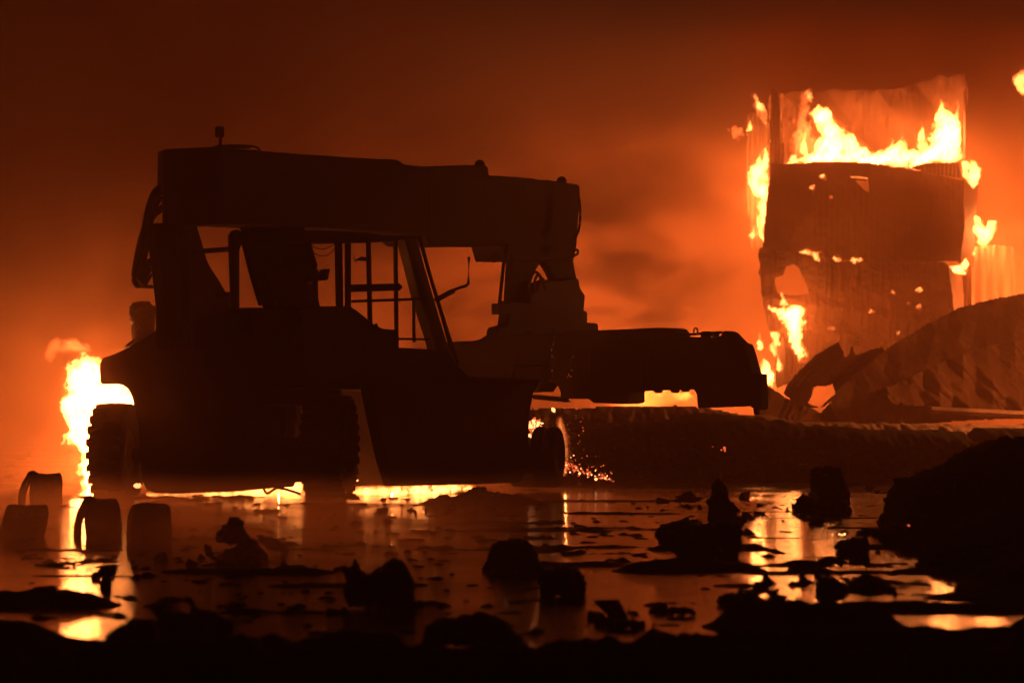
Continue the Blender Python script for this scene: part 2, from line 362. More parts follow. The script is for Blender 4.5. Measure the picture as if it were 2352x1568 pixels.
# beacon
p = on_side(506, 335, 2.0)
bc = rail('beacon_mast', [on_side(506, 340, 2.1), on_side(506, 312, 2.1)], .022, MS, rs, False)
bm = bmesh.new(); bmesh.ops.create_cone(bm, cap_ends=True, segments=16, radius1=.07, radius2=.065, depth=.15)
bmesh.ops.bevel(bm, geom=bm.edges[:], offset=.012, segments=2, affect='EDGES'); bmesh.ops.translate(bm, vec=on_side(504.5, 303, 2.1), verts=bm.verts[:])
from_bm('beacon', bm, M['char'], rs, True)
rail('cable', pxpts([(487, 341), (500, 336), (540, 334), (585, 337), (597, 346)], 2.1), .016, M['hose'], rs)
rail('cable', pxpts([(508, 340), (540, 338), (575, 341)], 2.0), .012, M['hose'], rs)

# rear boom supports
side('boom_support', nicks([(438, 512), (446, 548), (480, 605), (548, 712), (548, 800), (440, 800), (438, 700), (432, 600), (424, 512)], .6), 1.9, .62, MP, rs, .02)
side('boom_support_foot', nicks([(374, 512), (452, 512), (478, 600), (520, 690), (520, 780), (390, 780), (381, 735), (370, 640), (360, 560), (362, 522)], .6), 1.75, .16, MP, rs, .02)
side('boom_support', nicks([(576, 520), (700, 520), (706, 570), (716, 592), (720, 625), (737, 705), (745, 770), (646, 770), (625, 690)], .6), 3.05, .20, MP, rs, .015)
side('boom_support_foot', nicks([(610, 525), (690, 525), (716, 592), (735, 705), (740, 760), (660, 760)], .6), 2.9, .1, MP, rs, .01)
# ladder and tank frame between them
rail('hand_rail', pxpts([(445, 578), (528, 572)], 2.3), .036, MS, rs, False, 4, False)
rail('hand_rail', pxpts([(500, 678), (532, 676)], 2.3), .04, MS, rs, False, 4, False)
side('exhaust_stack', [(529, 540), (536, 530), (549, 527), (556, 533), (556, 560), (551, 575), (551, 715), (535, 715)], 2.7, .05, MS, rs)
side('deck_box', [(556, 708), (604, 706), (612, 740), (600, 780), (556, 780)], 2.9, .3, MP, rs)
rail('grab_handle', pxpts([(553, 548), (562, 570), (580, 640), (598, 700)], 2.95), .03, MS, rs)

# hoses hanging behind the boom tail
hb = rail('hose_bundle', pxpts([(372, 478), (347, 500), (327, 545), (315, 600), (310, 640), (318, 656)], 1.35), .055, M['hose'], rs)
for k, (dx, dy, w) in enumerate(((0, 0, .03), (7, 3, .028), (12, 8, .024), (-2, 6, .022), (16, 14, .03))):
    rail('hose', pxpts([(366 + dx * .3, 428 + dy * 2), (350 + dx, 445 + dy), (336 + dx, 490), (326 + dx, 550), (318 + dx * .8, 600), (308 + dx * .6, 632), (314 + dx, 655)], 1.3 + .06 * k), w, M['hose'], rs)
for k, pp in enumerate(([(318, 640), (335, 606), (352, 600), (378, 612)], [(322, 652), (345, 608), (362, 618), (376, 640)], [(326, 655), (340, 622), (352, 612), (372, 606)], [(334, 655), (350, 630), (362, 640), (374, 656)])):
    rail('hose', pxpts(pp, 1.3), .045 if k != 3 else .02, M['hose'], rs)
side('hose_bracket', [(312, 636), (316, 640), (317, 652), (372, 656), (378, 664), (314, 661)], 1.3, .05, MS, rs)
# air intake drum with elbow pipe on the rear left deck
slab('air_intake', [(296, 706), (305, 695), (325, 690), (345, 693), (352, 700), (368, 700), (380, 708), (387, 722), (390, 745), (386, 765), (373, 772), (377, 750), (373, 730), (362, 722), (357, 735), (355, 760), (345, 778), (330, 788), (302, 802), (287, 802), (291, 790), (304, 780), (300, 762), (303, 745), (295, 735), (301, 724)], 57.6, MS, rs, .1, 1.5, 3, 10, bulge=round_bulge(.24, 22, .12, 333, 14), seed=333)
slab('melted_pipe', [(294, 716), (310, 704), (322, 700), (335, 706), (322, 716), (306, 722), (312, 738), (303, 742)], 57.3, M['hose'], rs, .1, 1.5, 2, 8, bulge=round_bulge(.1, 8, .3, 334, 9), seed=334)

# engine hood and counterweight
rear('engine_hood', nicks([(234, 822), (262, 812), (300, 795), (345, 765), (388, 738), (460, 725), (560, 722), (640, 735), (690, 760), (700, 900), (700, 932), (640, 926), (566, 934), (566, 1000), (318, 1000), (312, 960), (302, 915), (295, 897), (284, 886), (272, 882), (228, 882), (226, 845), (228, 830)], .5), 0, 1.0, MP, rs, .03)
rear('counterweight', nicks([(316, 960), (566, 960), (566, 1012), (690, 1012), (690, 1107), (640, 1107), (600, 1108), (600, 1120), (540, 1124), (480, 1130), (400, 1133), (352, 1132), (335, 1125), (322, 1100), (318, 1040)], .5), -.18, .9, MP, rs, .03)
rear('axle_beam', [(560, 1000), (560, 1030), (730, 1030), (730, 1006)], .25, .3, MS, rs)
rear('hydraulic_pump', [(616, 915), (652, 915), (656, 960), (650, 1010), (622, 1010), (618, 960)], .8, .3, MS, rs)
side('tow_plate', [(688, 1030), (690, 1030), (700, 1030), (700, 1034), (698, 1034), (698, 1090), (700, 1094), (688, 1094)], 3.3, .01, MS, rs, 0)
for px in (556, 610, 640): rail('hose', [on_rear(px, 940, .9), on_rear(px + 6, 975, .9), on_rear(px + 18, 1008, .9)], .02, M['hose'], rs)
rail('hose', [on_rear(600, 1100, 1.2), on_rear(612, 1132, 1.2), on_rear(640, 1120, 1.2), on_rear(690, 1134, 1.2)], .02, M['hose'], rs)
# main body side, deck and front fender
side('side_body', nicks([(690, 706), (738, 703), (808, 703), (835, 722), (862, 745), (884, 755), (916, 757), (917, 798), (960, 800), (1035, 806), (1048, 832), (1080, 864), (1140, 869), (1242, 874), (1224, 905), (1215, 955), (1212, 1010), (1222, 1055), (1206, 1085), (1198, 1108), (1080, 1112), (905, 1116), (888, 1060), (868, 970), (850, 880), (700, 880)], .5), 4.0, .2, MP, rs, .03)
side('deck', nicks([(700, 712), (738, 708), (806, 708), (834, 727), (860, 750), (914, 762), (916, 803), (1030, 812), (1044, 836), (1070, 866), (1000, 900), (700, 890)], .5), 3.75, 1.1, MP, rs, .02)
side('front_frame', [(960, 880), (1190, 890), (1180, 1000), (1150, 1085), (960, 1100)], 3.7, .6, MS, rs, .02)
side('chassis_side', nicks([(520, 860), (1080, 870), (1080, 1108), (860, 1112), (700, 1112), (640, 1012), (520, 1012)], .5), 1.0, .08, M['container'], rs, .01)
for px in (600, 690, 905): side('frame_rib', [(px, 870), (px + 14, 870), (px + 14, 1010), (px, 1010)], 1.15, .1, MS, rs, .004)
side('front_fender', nicks([(1110, 866), (1243, 872), (1226, 903), (1217, 952), (1215, 1018), (1254, 1044), (1280, 1078), (1290, 1112), (1234, 1112), (1226, 1085), (1214, 1068), (1150, 1020)], .4), 4.02, .22, MP, rs, .02)

# cab
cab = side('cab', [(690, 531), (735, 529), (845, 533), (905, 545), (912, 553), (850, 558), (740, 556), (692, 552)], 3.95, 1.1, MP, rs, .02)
side('roof_plate', [(846, 541), (965, 543), (965, 548), (900, 552), (846, 556)], 4.0, .5, MP, rs, .01)
def post(a, b, w, v, par=None, nm='cab_post', m=None): return rail(nm, pxpts([a, b], v), w, m or MS, par or rs, False, 4, False)
post((777, 553), (780, 705), .055, 3.98); post((799, 553), (799, 705), .045, 3.5); post((846, 556), (850, 748), .036, 3.98)
post((908, 552), (911, 800), .032, 3.98); post((862, 745), (866, 760), .04, 3.98)
post((803, 662), (918, 659), .052, 3.96, None, 'window_bar'); post((808, 692), (984, 686), .02, 3.94, None, 'window_bar')
post((950, 690), (951, 786), .024, 4.0, None, 'hand_rail'); post((915, 778), (985, 779), .016, 4.0, None, 'hand_rail')
post((704, 552), (722, 612), .06, 3.7)
side('mirror', [(819, 598), (834, 589), (848, 592), (848, 600)], 3.98, .05, MS, rs)
side('seat', [(700, 640), (716, 590), (724, 596), (732, 620), (734, 690), (722, 705), (700, 705)], 3.5, .5, M['char'], rs, .03)
side('control_console', [(722, 617), (732, 618), (733, 640), (742, 639), (750, 620), (759, 617), (754, 643), (724, 646)], 3.6, .12, M['char'], rs, .008)
rail('wire', pxpts([(708, 555), (722, 568), (745, 572), (768, 560)], 3.8), .006, M['hose'], rs)
rail('wire', pxpts([(704, 562), (728, 585), (752, 586), (768, 572)], 3.8), .006, M['hose'], rs)
rail('wire', pxpts([(812, 590), (816, 600), (818, 604)], 3.8), .006, M['hose'], rs)
# lift cylinder and its pipes
side('lift_cylinder', nicks([(940, 541), (957, 541), (979, 620), (999, 690), (1032, 800), (1044, 836), (1012, 836), (998, 782), (968, 690), (948, 610), (930, 541)], .3), 3.3, .18, MS, rs, .02)
rail('cylinder_pipe', pxpts([(963, 541), (984, 620), (1007, 696), (1030, 770), (1052, 836)], 3.35), .030, MS, rs)
rail('cylinder_pipe', pxpts([(1004, 690), (1022, 755), (1034, 800)], 3.4), .018, MS, rs)
rail('cylinder_pipe', pxpts([(1018, 735), (1040, 815)], 3.4), .016, MS, rs, False)
rail('mirror_arm', pxpts([(998, 688), (1030, 670), (1058, 660), (1070, 657), (1076, 650), (1077, 590)], 3.5), .022, MS, rs, False)
rail('mirror_arm', pxpts([(1003, 690), (1028, 676), (1042, 670)], 3.5), .032, MS, rs, False)

# wheels
def wheel(name, c, axis, R, w, lugs, parent, lab=None, lh=1.02):
    """c = centre; axis = unit axle direction"""
    ax = axis.normalized(); e1 = ax.cross(UP).normalized(); e2 = e1.cross(ax)
    if e2.z < 0: e2 = -e2
    prof = [(.50, -.40), (.55, -.47), (.72, -.50), (.86, -.48), (.95, -.42), (1.0, -.28), (1.01, 0), (1.0, .28), (.95, .42), (.86, .48), (.72, .50), (.55, .47), (.50, .40)]
    bm = bmesh.new(); n = 48; rings = []
    for k in range(n):
        a = 2 * math.pi * k / n; d = e1 * math.cos(a) + e2 * math.sin(a)
        rings.append([bm.verts.new(c + d * (r * R * .955) + ax * (s * w)) for r, s in prof])
    for k in range(n):
        for j in range(len(prof)):
            j2 = (j + 1) % len(prof); bm.faces.new((rings[k][j], rings[(k + 1) % n][j], rings[(k + 1) % n][j2], rings[k][j2]))
    wh = from_bm(name, bm, MR, parent, True)
    bm = bmesh.new(); rings = []
    for rr, s in ((.03, .05), (.2, .06), (.22, .2), (.28, .2), (.30, .0), (.44, .05), (.5, .38), (.53, .44), (.53, -.44), (.5, -.38), (.44, -.1), (.03, -.1)):
        rings.append([bm.verts.new(c + (e1 * math.cos(a) + e2 * math.sin(a)) * rr * R * .96 + ax * s * w) for a in [k * math.pi / 12 for k in range(24)]])
    for i in range(len(rings)):
        j = (i + 1) % len(rings)
        for k in range(24): bm.faces.new((rings[i][k], rings[i][(k + 1) % 24], rings[j][(k + 1) % 24], rings[j][k]))
    from_bm('rim', bm, M['rust'], wh, True)
    if lugs:
        base_me = None
        for sgn in (-1, 1):
            for k in range(lugs):
                a = 2 * math.pi * (k + (.5 if sgn > 0 else 0)) / lugs
                bm = bmesh.new()
                d = e1 * math.cos(a) + e2 * math.sin(a); tg = -e1 * math.sin(a) + e2 * math.cos(a)
                hw = math.pi * R / lugs * .52
                def q(s, t, r): return bm.verts.new(c + d * (R * r) + ax * (w * s * sgn) + tg * (t + (.25 - s) * .12))
                lo = [q(.02, -hw, .93), q(.02, hw, .93), q(.49, hw, .86), q(.49, -hw, .86)]
                hi = [q(.03, -hw * .7, lh), q(.03, hw * .7, lh), q(.49, hw * .7, lh - .025), q(.49, -hw * .7, lh - .025)]
                bm.faces.new(lo); bm.faces.new(hi)
                for i in range(4): bm.faces.new((lo[i], lo[(i + 1) % 4], hi[(i + 1) % 4], hi[i]))
                from_bm('tread_lug', bm, MR, wh)
    if lab: wh['label'] = lab
    return wh
AXW = Vector((.985, -.17, 0))
def wc(px, py, v=None, u=None): return on_side(px, py, v)
w1 = wheel('wheel', P(266, 1040, 57.2) , AXW, .72, .52, 22, rs, 'rear wheel with lugged tyre standing in front of the flames')
w2 = wheel('wheel', P(757, 1025, 55.6), AXW, .75, .60, 26, rs, None, .985)
c3 = P(1238, 1045, 60.8)
wheel('wheel', P(1272, 1046, 60.4) - RV * 0, Vector((.97, -.24, 0)), .46, .20, 0, rs)
wheel('wheel', P(1243, 1046, 60.9), Vector((.97, -.24, 0)), .47, .20, 0, rs)
side('burnt_tyre_casing', nicks([(1216, 1030), (1240, 1036), (1262, 1050), (1280, 1075), (1291, 1100), (1292, 1116), (1280, 1120), (1236, 1118), (1229, 1095), (1218, 1076)], .8), 3.9, .5, MR, rs, .04)
rail('axle_shaft', [P(310, 1045, 57.0), P(720, 1030, 55.9)], .12, MS, rs, False)

# spreader head (rotator frame) hanging from the boom end
HV = 2.3
side('hanger', nicks([(1180, 560), (1322, 560), (1318, 600), (1325, 640), (1308, 660), (1276, 646), (1262, 620), (1248, 597), (1238, 612), (1225, 632), (1215, 652), (1212, 685), (1220, 700), (1172, 705), (1175, 650)], .5), HV, .14, MP, rs, .02)
side('rotator', nicks([(1172, 690), (1216, 696), (1222, 672), (1232, 662), (1240, 650), (1262, 642), (1280, 645), (1300, 642), (1318, 638), (1330, 640), (1333, 660), (1345, 678), (1342, 712), (1350, 716), (1350, 740), (1374, 743), (1376, 760), (1145, 775), (1140, 768), (1144, 752), (1166, 747), (1170, 722), (1166, 720), (1166, 698), (1172, 698)], .9), HV + .1, .2, MS, rs, .02)
side('sheave_block', [(1146, 697), (1176, 697), (1176, 722), (1146, 722)], HV + .2, .14, MS, rs)
rail('damper_rod', pxpts([(1162, 562), (1153, 640), (1147, 700)], HV + .1), .030, MS, rs, False)
rail('damper_sleeve', pxpts([(1160, 560), (1156, 600)], HV + .1), .075, MS, rs, False)
for lp in ([(1150, 588), (1138, 584), (1129, 592), (1132, 600), (1142, 598), (1152, 592)], [(1168, 584), (1175, 578), (1180, 590)], [(1318, 576), (1326, 574), (1327, 582), (1318, 588)],
           [(1330, 455), (1333, 490), (1330, 525), (1322, 545)], [(1220, 690), (1216, 660), (1222, 632), (1234, 626), (1246, 650)], [(1228, 676), (1228, 646), (1238, 630), (1250, 655)], [(1232, 668), (1246, 640), (1252, 664)],
           [(1272, 755), (1270, 780), (1258, 830), (1244, 872)], [(1060, 790), (1100, 783), (1125, 770), (1150, 768)]):
    rail('hose', pxpts(lp, HV + .2), .022, M['hose'], rs)

# telescopic spreader beam across the boom
sp = Vector(((1400 - CX) / FPX * 65, 65, 0))
def on_sp(px, py, du=0): return hit(px, py, sp + FU * du, FU)
def spre(name, poly, du, t, mat=None, bevel=.015): return prism(name, [on_sp(x, y, du) for x, y in poly], FU * t, mat or MP, rs, bevel)
spre('spreader_beam', nicks([(1020, 786), (1110, 781), (1122, 766), (1375, 758), (1520, 752), (1541, 754), (1549, 762), (1551, 772), (1640, 775), (1640, 890), (1590, 893), (1446, 898), (1446, 924), (1432, 928), (1362, 925), (1352, 916), (1286, 915), (1287, 900), (1280, 885), (1264, 877), (1248, 880), (1235, 900), (1100, 905), (1020, 900)], .5), 0, .55)
spre('spreader_bar', [(1222, 906), (1290, 912), (1300, 924), (1222, 916)], .2, .2, MS)
spre('spreader_end', nicks([(1596, 774), (1622, 776), (1640, 777), (1655, 770), (1663, 759), (1674, 763), (1698, 788), (1707, 789), (1712, 800), (1722, 835), (1729, 858), (1741, 858), (1744, 938), (1735, 942), (1728, 932), (1602, 937), (1600, 905), (1590, 890), (1592, 880)], .4), -.15, .35)
spre('corner_casting', [(1724, 858), (1747, 858), (1749, 940), (1724, 936)], -.35, .16, MS)
spre('twistlock', [(1729, 936), (1740, 936), (1740, 950), (1735, 954), (1730, 950)], -.3, .09, MS)
for k, px in enumerate((1500, 1539, 1562)): spre('guide_lug', [(px, 888), (px + 17, 888), (px + 16, 901), (px + 10, 903), (px + 1, 901)] if k < 2 else [(1562, 888), (1578, 888), (1578, 899), (1568, 900), (1562, 894)], .1, .1, MS, .005)
rail('lock_rod', [on_sp(1550, 770, -.05), on_sp(1660, 763, -.05)], .022, MS, rs, False)
for a, b in ((1612, 1632), (1636, 1650)): rail('rod_coupling', [on_sp(a, 768, -.05), on_sp(b, 767, -.05)], .05, MS, rs, False)
rail('lifting_eye', [on_sp(1594, 768, 0), on_sp(1594, 757, 0), on_sp(1598, 753, 0), on_sp(1602, 757, 0), on_sp(1602, 768, 0)], .014, MS, rs)
rail('spreader_rail', [on_sp(1178, 868, -.1), on_sp(1180, 842, -.1), on_sp(1250, 842, -.1), on_sp(1250, 868, -.1)], .03, MS, rs, False)
for px in (1350, 1470): spre('stiffener', [(px, 790), (px + 6, 790), (px + 6, 880), (px, 880)], -.05, .05, MS, .004)

# ------------------------------------------------------------------ container stack in flames (right)
def ysl(y0, k, ref): return lambda X, Y_: y0 + k * (Y_ - ref)
def corr(a, per, seed=0, buckle=.12, bs=70):
    return lambda X, Y_: a * np.clip(np.sin(X / per * 2 * math.pi) * 2, -1, 1) + buckle * fbm(X / bs, Y_ / bs, 4, seed)
def container(loc, label):
    return empty('shipping_container', loc, label, 'shipping container', 'burning shipping containers in one stack')
def quad(name, pts, t, mat, parent):
    n = (pts[1] - pts[0]).cross(pts[3] - pts[0]).normalized() * t
    return prism(name, pts, n, mat, parent, 0)
GST = 'burning shipping containers in one stack'
KM = M['container']
# topmost: front torn away, lit back wall with sagging folds
c1 = container(P(1990, 372, 96), 'topmost container of the burning stack, open fronted with tall flames inside')
fold = lambda X, Y_: .5 * np.abs(((X - 1960 - (Y_ - 280) * .8) / 110 + 40) % 2 - 1) + .15 * fbm(X / 40, Y_ / 60, 4, 5)
slab('back_wall', [(1766, 215), (1850, 207), (1925, 203), (1990, 205), (2080, 196), (2160, 172), (2222, 168), (2222, 390), (1766, 390)], 98, M['scorched'], c1, .03, 2.5, 7, 22, off=lambda X, Y_: fold(X, Y_) + .008 * np.sin(X / 2.2), seed=4)
slab('side_wall', [(1768, 195), (1790, 215), (1796, 250), (1804, 380), (1768, 380)], 96.3, KM, c1, .04, 3, 3, 20, off=corr(.04, 11, 3), seed=6)
slab('side_wall', [(2214, 200), (2222, 196), (2222, 380), (2212, 380)], 96.3, KM, c1, .04, 3, 1, 20, off=corr(.04, 11, 3), seed=6)
quad('floor', [P(1766, 388, 98.2), P(2222, 388, 98.2), P(2222, 392, 96.2), P(1766, 392, 96.2)], .06, KM, c1)
# second: big dark sagging panel with right side wall
c2 = container(P(1990, 600, 94), 'second container of the burning stack with a dark sagging wall hiding the fire')
small = lambda x, y, r, s=0: [(x + r * (1 + .4 * math.sin(k * 2.3 + s)) * math.cos(k * math.pi / 4), y + r * .8 * (1 + .4 * math.cos(k * 1.7 + s)) * math.sin(k * math.pi / 4)) for k in range(8)]
slab('front_wall', [(1770, 374), (1840, 376), (1880, 370), (1950, 371), (2020, 376), (2090, 388), (2215, 413), (2216, 520), (2206, 600), (2130, 604), (1990, 606), (1870, 590), (1750, 572), (1756, 500), (1764, 430)], ysl(94, -.0015, 480), KM, c2, .04, 2.5, 3, 18,
     holes=[[(1953, 406), (1990, 408), (1992, 442)], small(1889, 404, 5), small(1865, 430, 5, 1), small(1907, 453, 3, 2), small(1858, 580, 9, 3), small(1880, 585, 10, 1), small(1922, 594, 7, 2), small(1966, 597, 9, 4)],
     off=corr(.006, 13, 11, .25, 90), seed=11)
quad('side_wall', [P(2215, 413, 94), P(2247, 425, 95.6), P(2236, 612, 95.6), P(2206, 604, 93.8)], .05, KM, c2)
slab('torn_cladding', [(2085, 385), (2120, 374), (2215, 372), (2222, 412), (2150, 402)], 94.2, M['cladding'], c2, .03, 2.5, 2, 18, off=corr(.03, 9, 13, .05), seed=12)
quad('roof', [P(1768, 392, 96.2), P(2240, 422, 96.2), P(2216, 428, 94.3), P(1772, 396, 94.3)], .05, KM, c2)
# third: crumpled lowest box with a burnt through corner
c3_ = container(P(1980, 800, 93), 'lowest container of the burning stack, crumpled with a burnt through corner')
slab('front_wall', [(1742, 572), (1756, 560), (1800, 566), (1870, 576), (1990, 590), (2125, 592), (2180, 606), (2192, 700), (2205, 730), (2180, 765), (2120, 790), (1990, 795), (1900, 790), (1866, 760), (1800, 752), (1768, 765), (1752, 700), (1744, 640)], 94.6, KM, c3_, .04, 2.0, 6, 16,
     holes=[[(1806, 612), (1822, 608), (1836, 618), (1846, 640), (1856, 672), (1830, 678), (1786, 672), (1780, 640), (1800, 632)], small(2052, 671, 4), small(2112, 666, 5, 2), small(2001, 716, 5, 1), small(2110, 703, 3, 1), small(2085, 697, 2, 3)],
     off=lambda X, Y_: .35 * fbm(X / 90, Y_ / 60, 5, 21) - .25 * np.exp(-((Y_ - 690 - (X - 1800) * .16) / 18) ** 2) + .10 * fbm(X / 8, Y_ / 90, 3, 23), seed=21)
quad('side_wall', [P(2180, 618, 94.6), P(2236, 612, 96.5), P(2232, 770, 96.5), P(2196, 760, 94.6)], .05, M['cladding'], c3_)
slab('lower_wall', [(1790, 765), (1860, 752), (1990, 770), (2110, 770), (2130, 840), (2010, 850), (1850, 870), (1805, 885), (1780, 885)], 95.4, M['cladding'], c3_, .03, 2.5, 3, 16, off=corr(.06, 14, 24, .1), seed=24)
slab('corner_post', [(1786, 785), (1800, 770), (1806, 830), (1800, 888), (1782, 892), (1778, 850)], 94.5, M['cladding'], c3_, .12, 2.5, 2, 16, seed=29)
# wall strips either side
def metal_wall(label, outline, Y, mat, per, seed, holes=(), off=None):
    o = slab('metal_wall', outline, Y, mat, None, .04, 2.5, 3, 16, holes=holes, off=off or corr(.05, per, seed, .08), seed=seed)
    return tag(o, label, 'metal wall')
metal_wall('tall narrow corrugated strip left of the burning stack', [(1716, 262), (1740, 255), (1766, 268), (1766, 470), (1758, 575), (1722, 572), (1714, 470), (1712, 360)], 99, M['cladding'], 12, 31)
metal_wall('ribbed metal wall panel right of the burning stack', [(2226, 566), (2300, 562), (2330, 566), (2332, 760), (2226, 780)], 97, M['cladding'], 26, 33)
metal_wall('ribbed fallen strip between burning stack and collapsed roof', [(2196, 620), (2232, 600), (2234, 740), (2222, 770), (2200, 745)], 95.8, M['cladding'], 9, 35)

# ------------------------------------------------------------------ collapsed roof sheets
def roof(label, outline, Y, mat, off, seed, half=.03, step=2.5, warp=2.5, holes=()):
    o = slab('roof_sheet', outline, Y, mat, None, half, step, warp, 14, holes=holes, off=off, seed=seed, smooth=False)
    return tag(o, label, 'roof sheet')
tri = lambda t: 2 * np.abs(t - np.floor(t + .5))
def streak(ang, per, seed, a=.05, b=.5):
    def f(X, Y_):
        U = X * math.cos(ang) + Y_ * math.sin(ang); V = Y_ * math.cos(ang) - X * math.sin(ang)
        U2 = U + 14 * fbm(X / 50, Y_ / 50, 2, seed + 9)
        o = b * .8 * tri(U2 / 96 + seed * .37) + b * .5 * tri((X * math.cos(ang + .7) + Y_ * math.sin(ang + .7)) / 61 + seed * .61)
        return o + .05 * tri(U2 / 17 + 2 * fbm(X / 40, Y_ / 40, 2, seed + 31)) * (.3 + np.maximum(0, fbm(X / 70, Y_ / 70, 3, seed + 2)) * 2) + .12 * fbm(U / 10, V / 90, 4, seed + 3) + a * fbm(X / 9, Y_ / 9, 3, seed)
    return f
roof('largest collapsed roof sheet sloping up to the right edge', [(1890, 945), (1938, 882), (1975, 852), (2052, 790), (2118, 752), (2128, 744), (2205, 706), (2262, 690), (2345, 673), (2420, 662), (2480, 700), (2480, 960), (2250, 965), (2000, 985), (1880, 985)], ysl(84, -.012, 960), M['rust'], streak(-.5, 16, 41), 41)
roof('lower dark folded roof sheet lying against the large one', [(1985, 905), (2060, 880), (2140, 842), (2240, 800), (2330, 780), (2480, 770), (2480, 945), (2330, 948), (2150, 935), (2060, 930)], ysl(80.5, -.008, 950), M['container'], streak(-.8, 20, 43, .04, .6), 43)
roof('torn jagged roof sheet standing beside the lowest container', [(1800, 905), (1812, 880), (1836, 850), (1880, 812), (1930, 782), (1938, 800), (1944, 822), (1952, 812), (1958, 788), (1968, 815), (2000, 802), (2030, 796), (2034, 808), (1990, 850), (1940, 900), (1900, 935), (1860, 940), (1830, 930)], ysl(86, -.01, 940), M['container'], streak(.6, 14, 45, .03, .5), 45, warp=3, holes=[[(1858, 925), (1872, 890), (1915, 885), (1920, 905), (1885, 935)]])
roof('low crumpled sheet at the foot of the reach stacker spreader', [(1740, 960), (1745, 880), (1765, 884), (1800, 905), (1850, 930), (1900, 952), (1900, 990), (1740, 990)], ysl(82, -.01, 960), M['container'], streak(.4, 14, 47, .03, .4), 47)
bm = bmesh.new(); tube_bm(bm, [P(2140, 941, 78), P(2240, 946, 78), P(2352, 952, 78), P(2470, 958, 78)], .07, 4)
tag(from_bm('steel_beam', bm, M['cladding']), 'long straight steel beam lying below the collapsed roof', 'beam')

# ------------------------------------------------------------------ mounds and banks
def mound(name, label, cat, outline, Y, depth, mat, seed, warp=6, ws=18, full=60, step=3, kind=None, noise=.5):
    o = slab(name, outline, Y, mat, None, .1, step, warp, ws, bulge=round_bulge(depth, full, noise, seed), seed=seed, pers=.68)
    return tag(o, label, cat, None, kind)
mound('earth_bank', None, None, [(1180, 1125), (1240, 1010), (1330, 985), (1430, 975), (1520, 962), (1600, 946), (1700, 952), (1760, 968), (1790, 960), (1830, 975), (1900, 975), (2000, 985), (2120, 986), (2205, 990), (2222, 1005), (2245, 980), (2352, 982), (2520, 975), (2520, 1140), (1900, 1130)], 71, 2.2, M['mud'], 51, 3, 26, 70, 4, 'structure', .3)
mound('lit_smoke_bank', None, None, [(1150, 1060), (1200, 940), (1260, 934), (1330, 936), (1400, 930), (1480, 932), (1540, 930), (1600, 932), (1700, 950), (1760, 950), (1820, 965), (2300, 975), (2500, 970), (2500, 1060)], 77, 1.5, M['lit_smoke'], 53, 5, 16, 50, 4, 'stuff', .6)  # solid mound standing in for a band of lit smoke
HG = 'black rubble heaps along the right edge'
def heap(label, outline, Y, depth, seed):
    o = slab('rubble_heap', outline, Y, M['char'], None, .1, 2.5, 18, 30, bulge=round_bulge(depth, 80, .9, seed, 12), seed=seed, pers=.66)
    tag(o, label, 'rubble heap', HG)
heap('rubble heap farthest back of those at the right edge, with a ragged crest', [(2018, 1245), (2030, 1190), (2044, 1130), (2068, 1096), (2120, 1080), (2165, 1066), (2205, 1040), (2250, 1022), (2310, 1004), (2520, 990), (2520, 1260)], 41, 1.2, 55)
heap('middle rubble heap of those at the right edge', [(2098, 1308), (2112, 1268), (2150, 1225), (2210, 1200), (2290, 1170), (2520, 1150), (2520, 1320)], 34, 1.0, 56)
heap('nearest rubble heap of those at the right edge', [(2190, 1372), (2214, 1335), (2260, 1300), (2330, 1285), (2520, 1260), (2520, 1400), (2300, 1388)], 29.5, .8, 57)

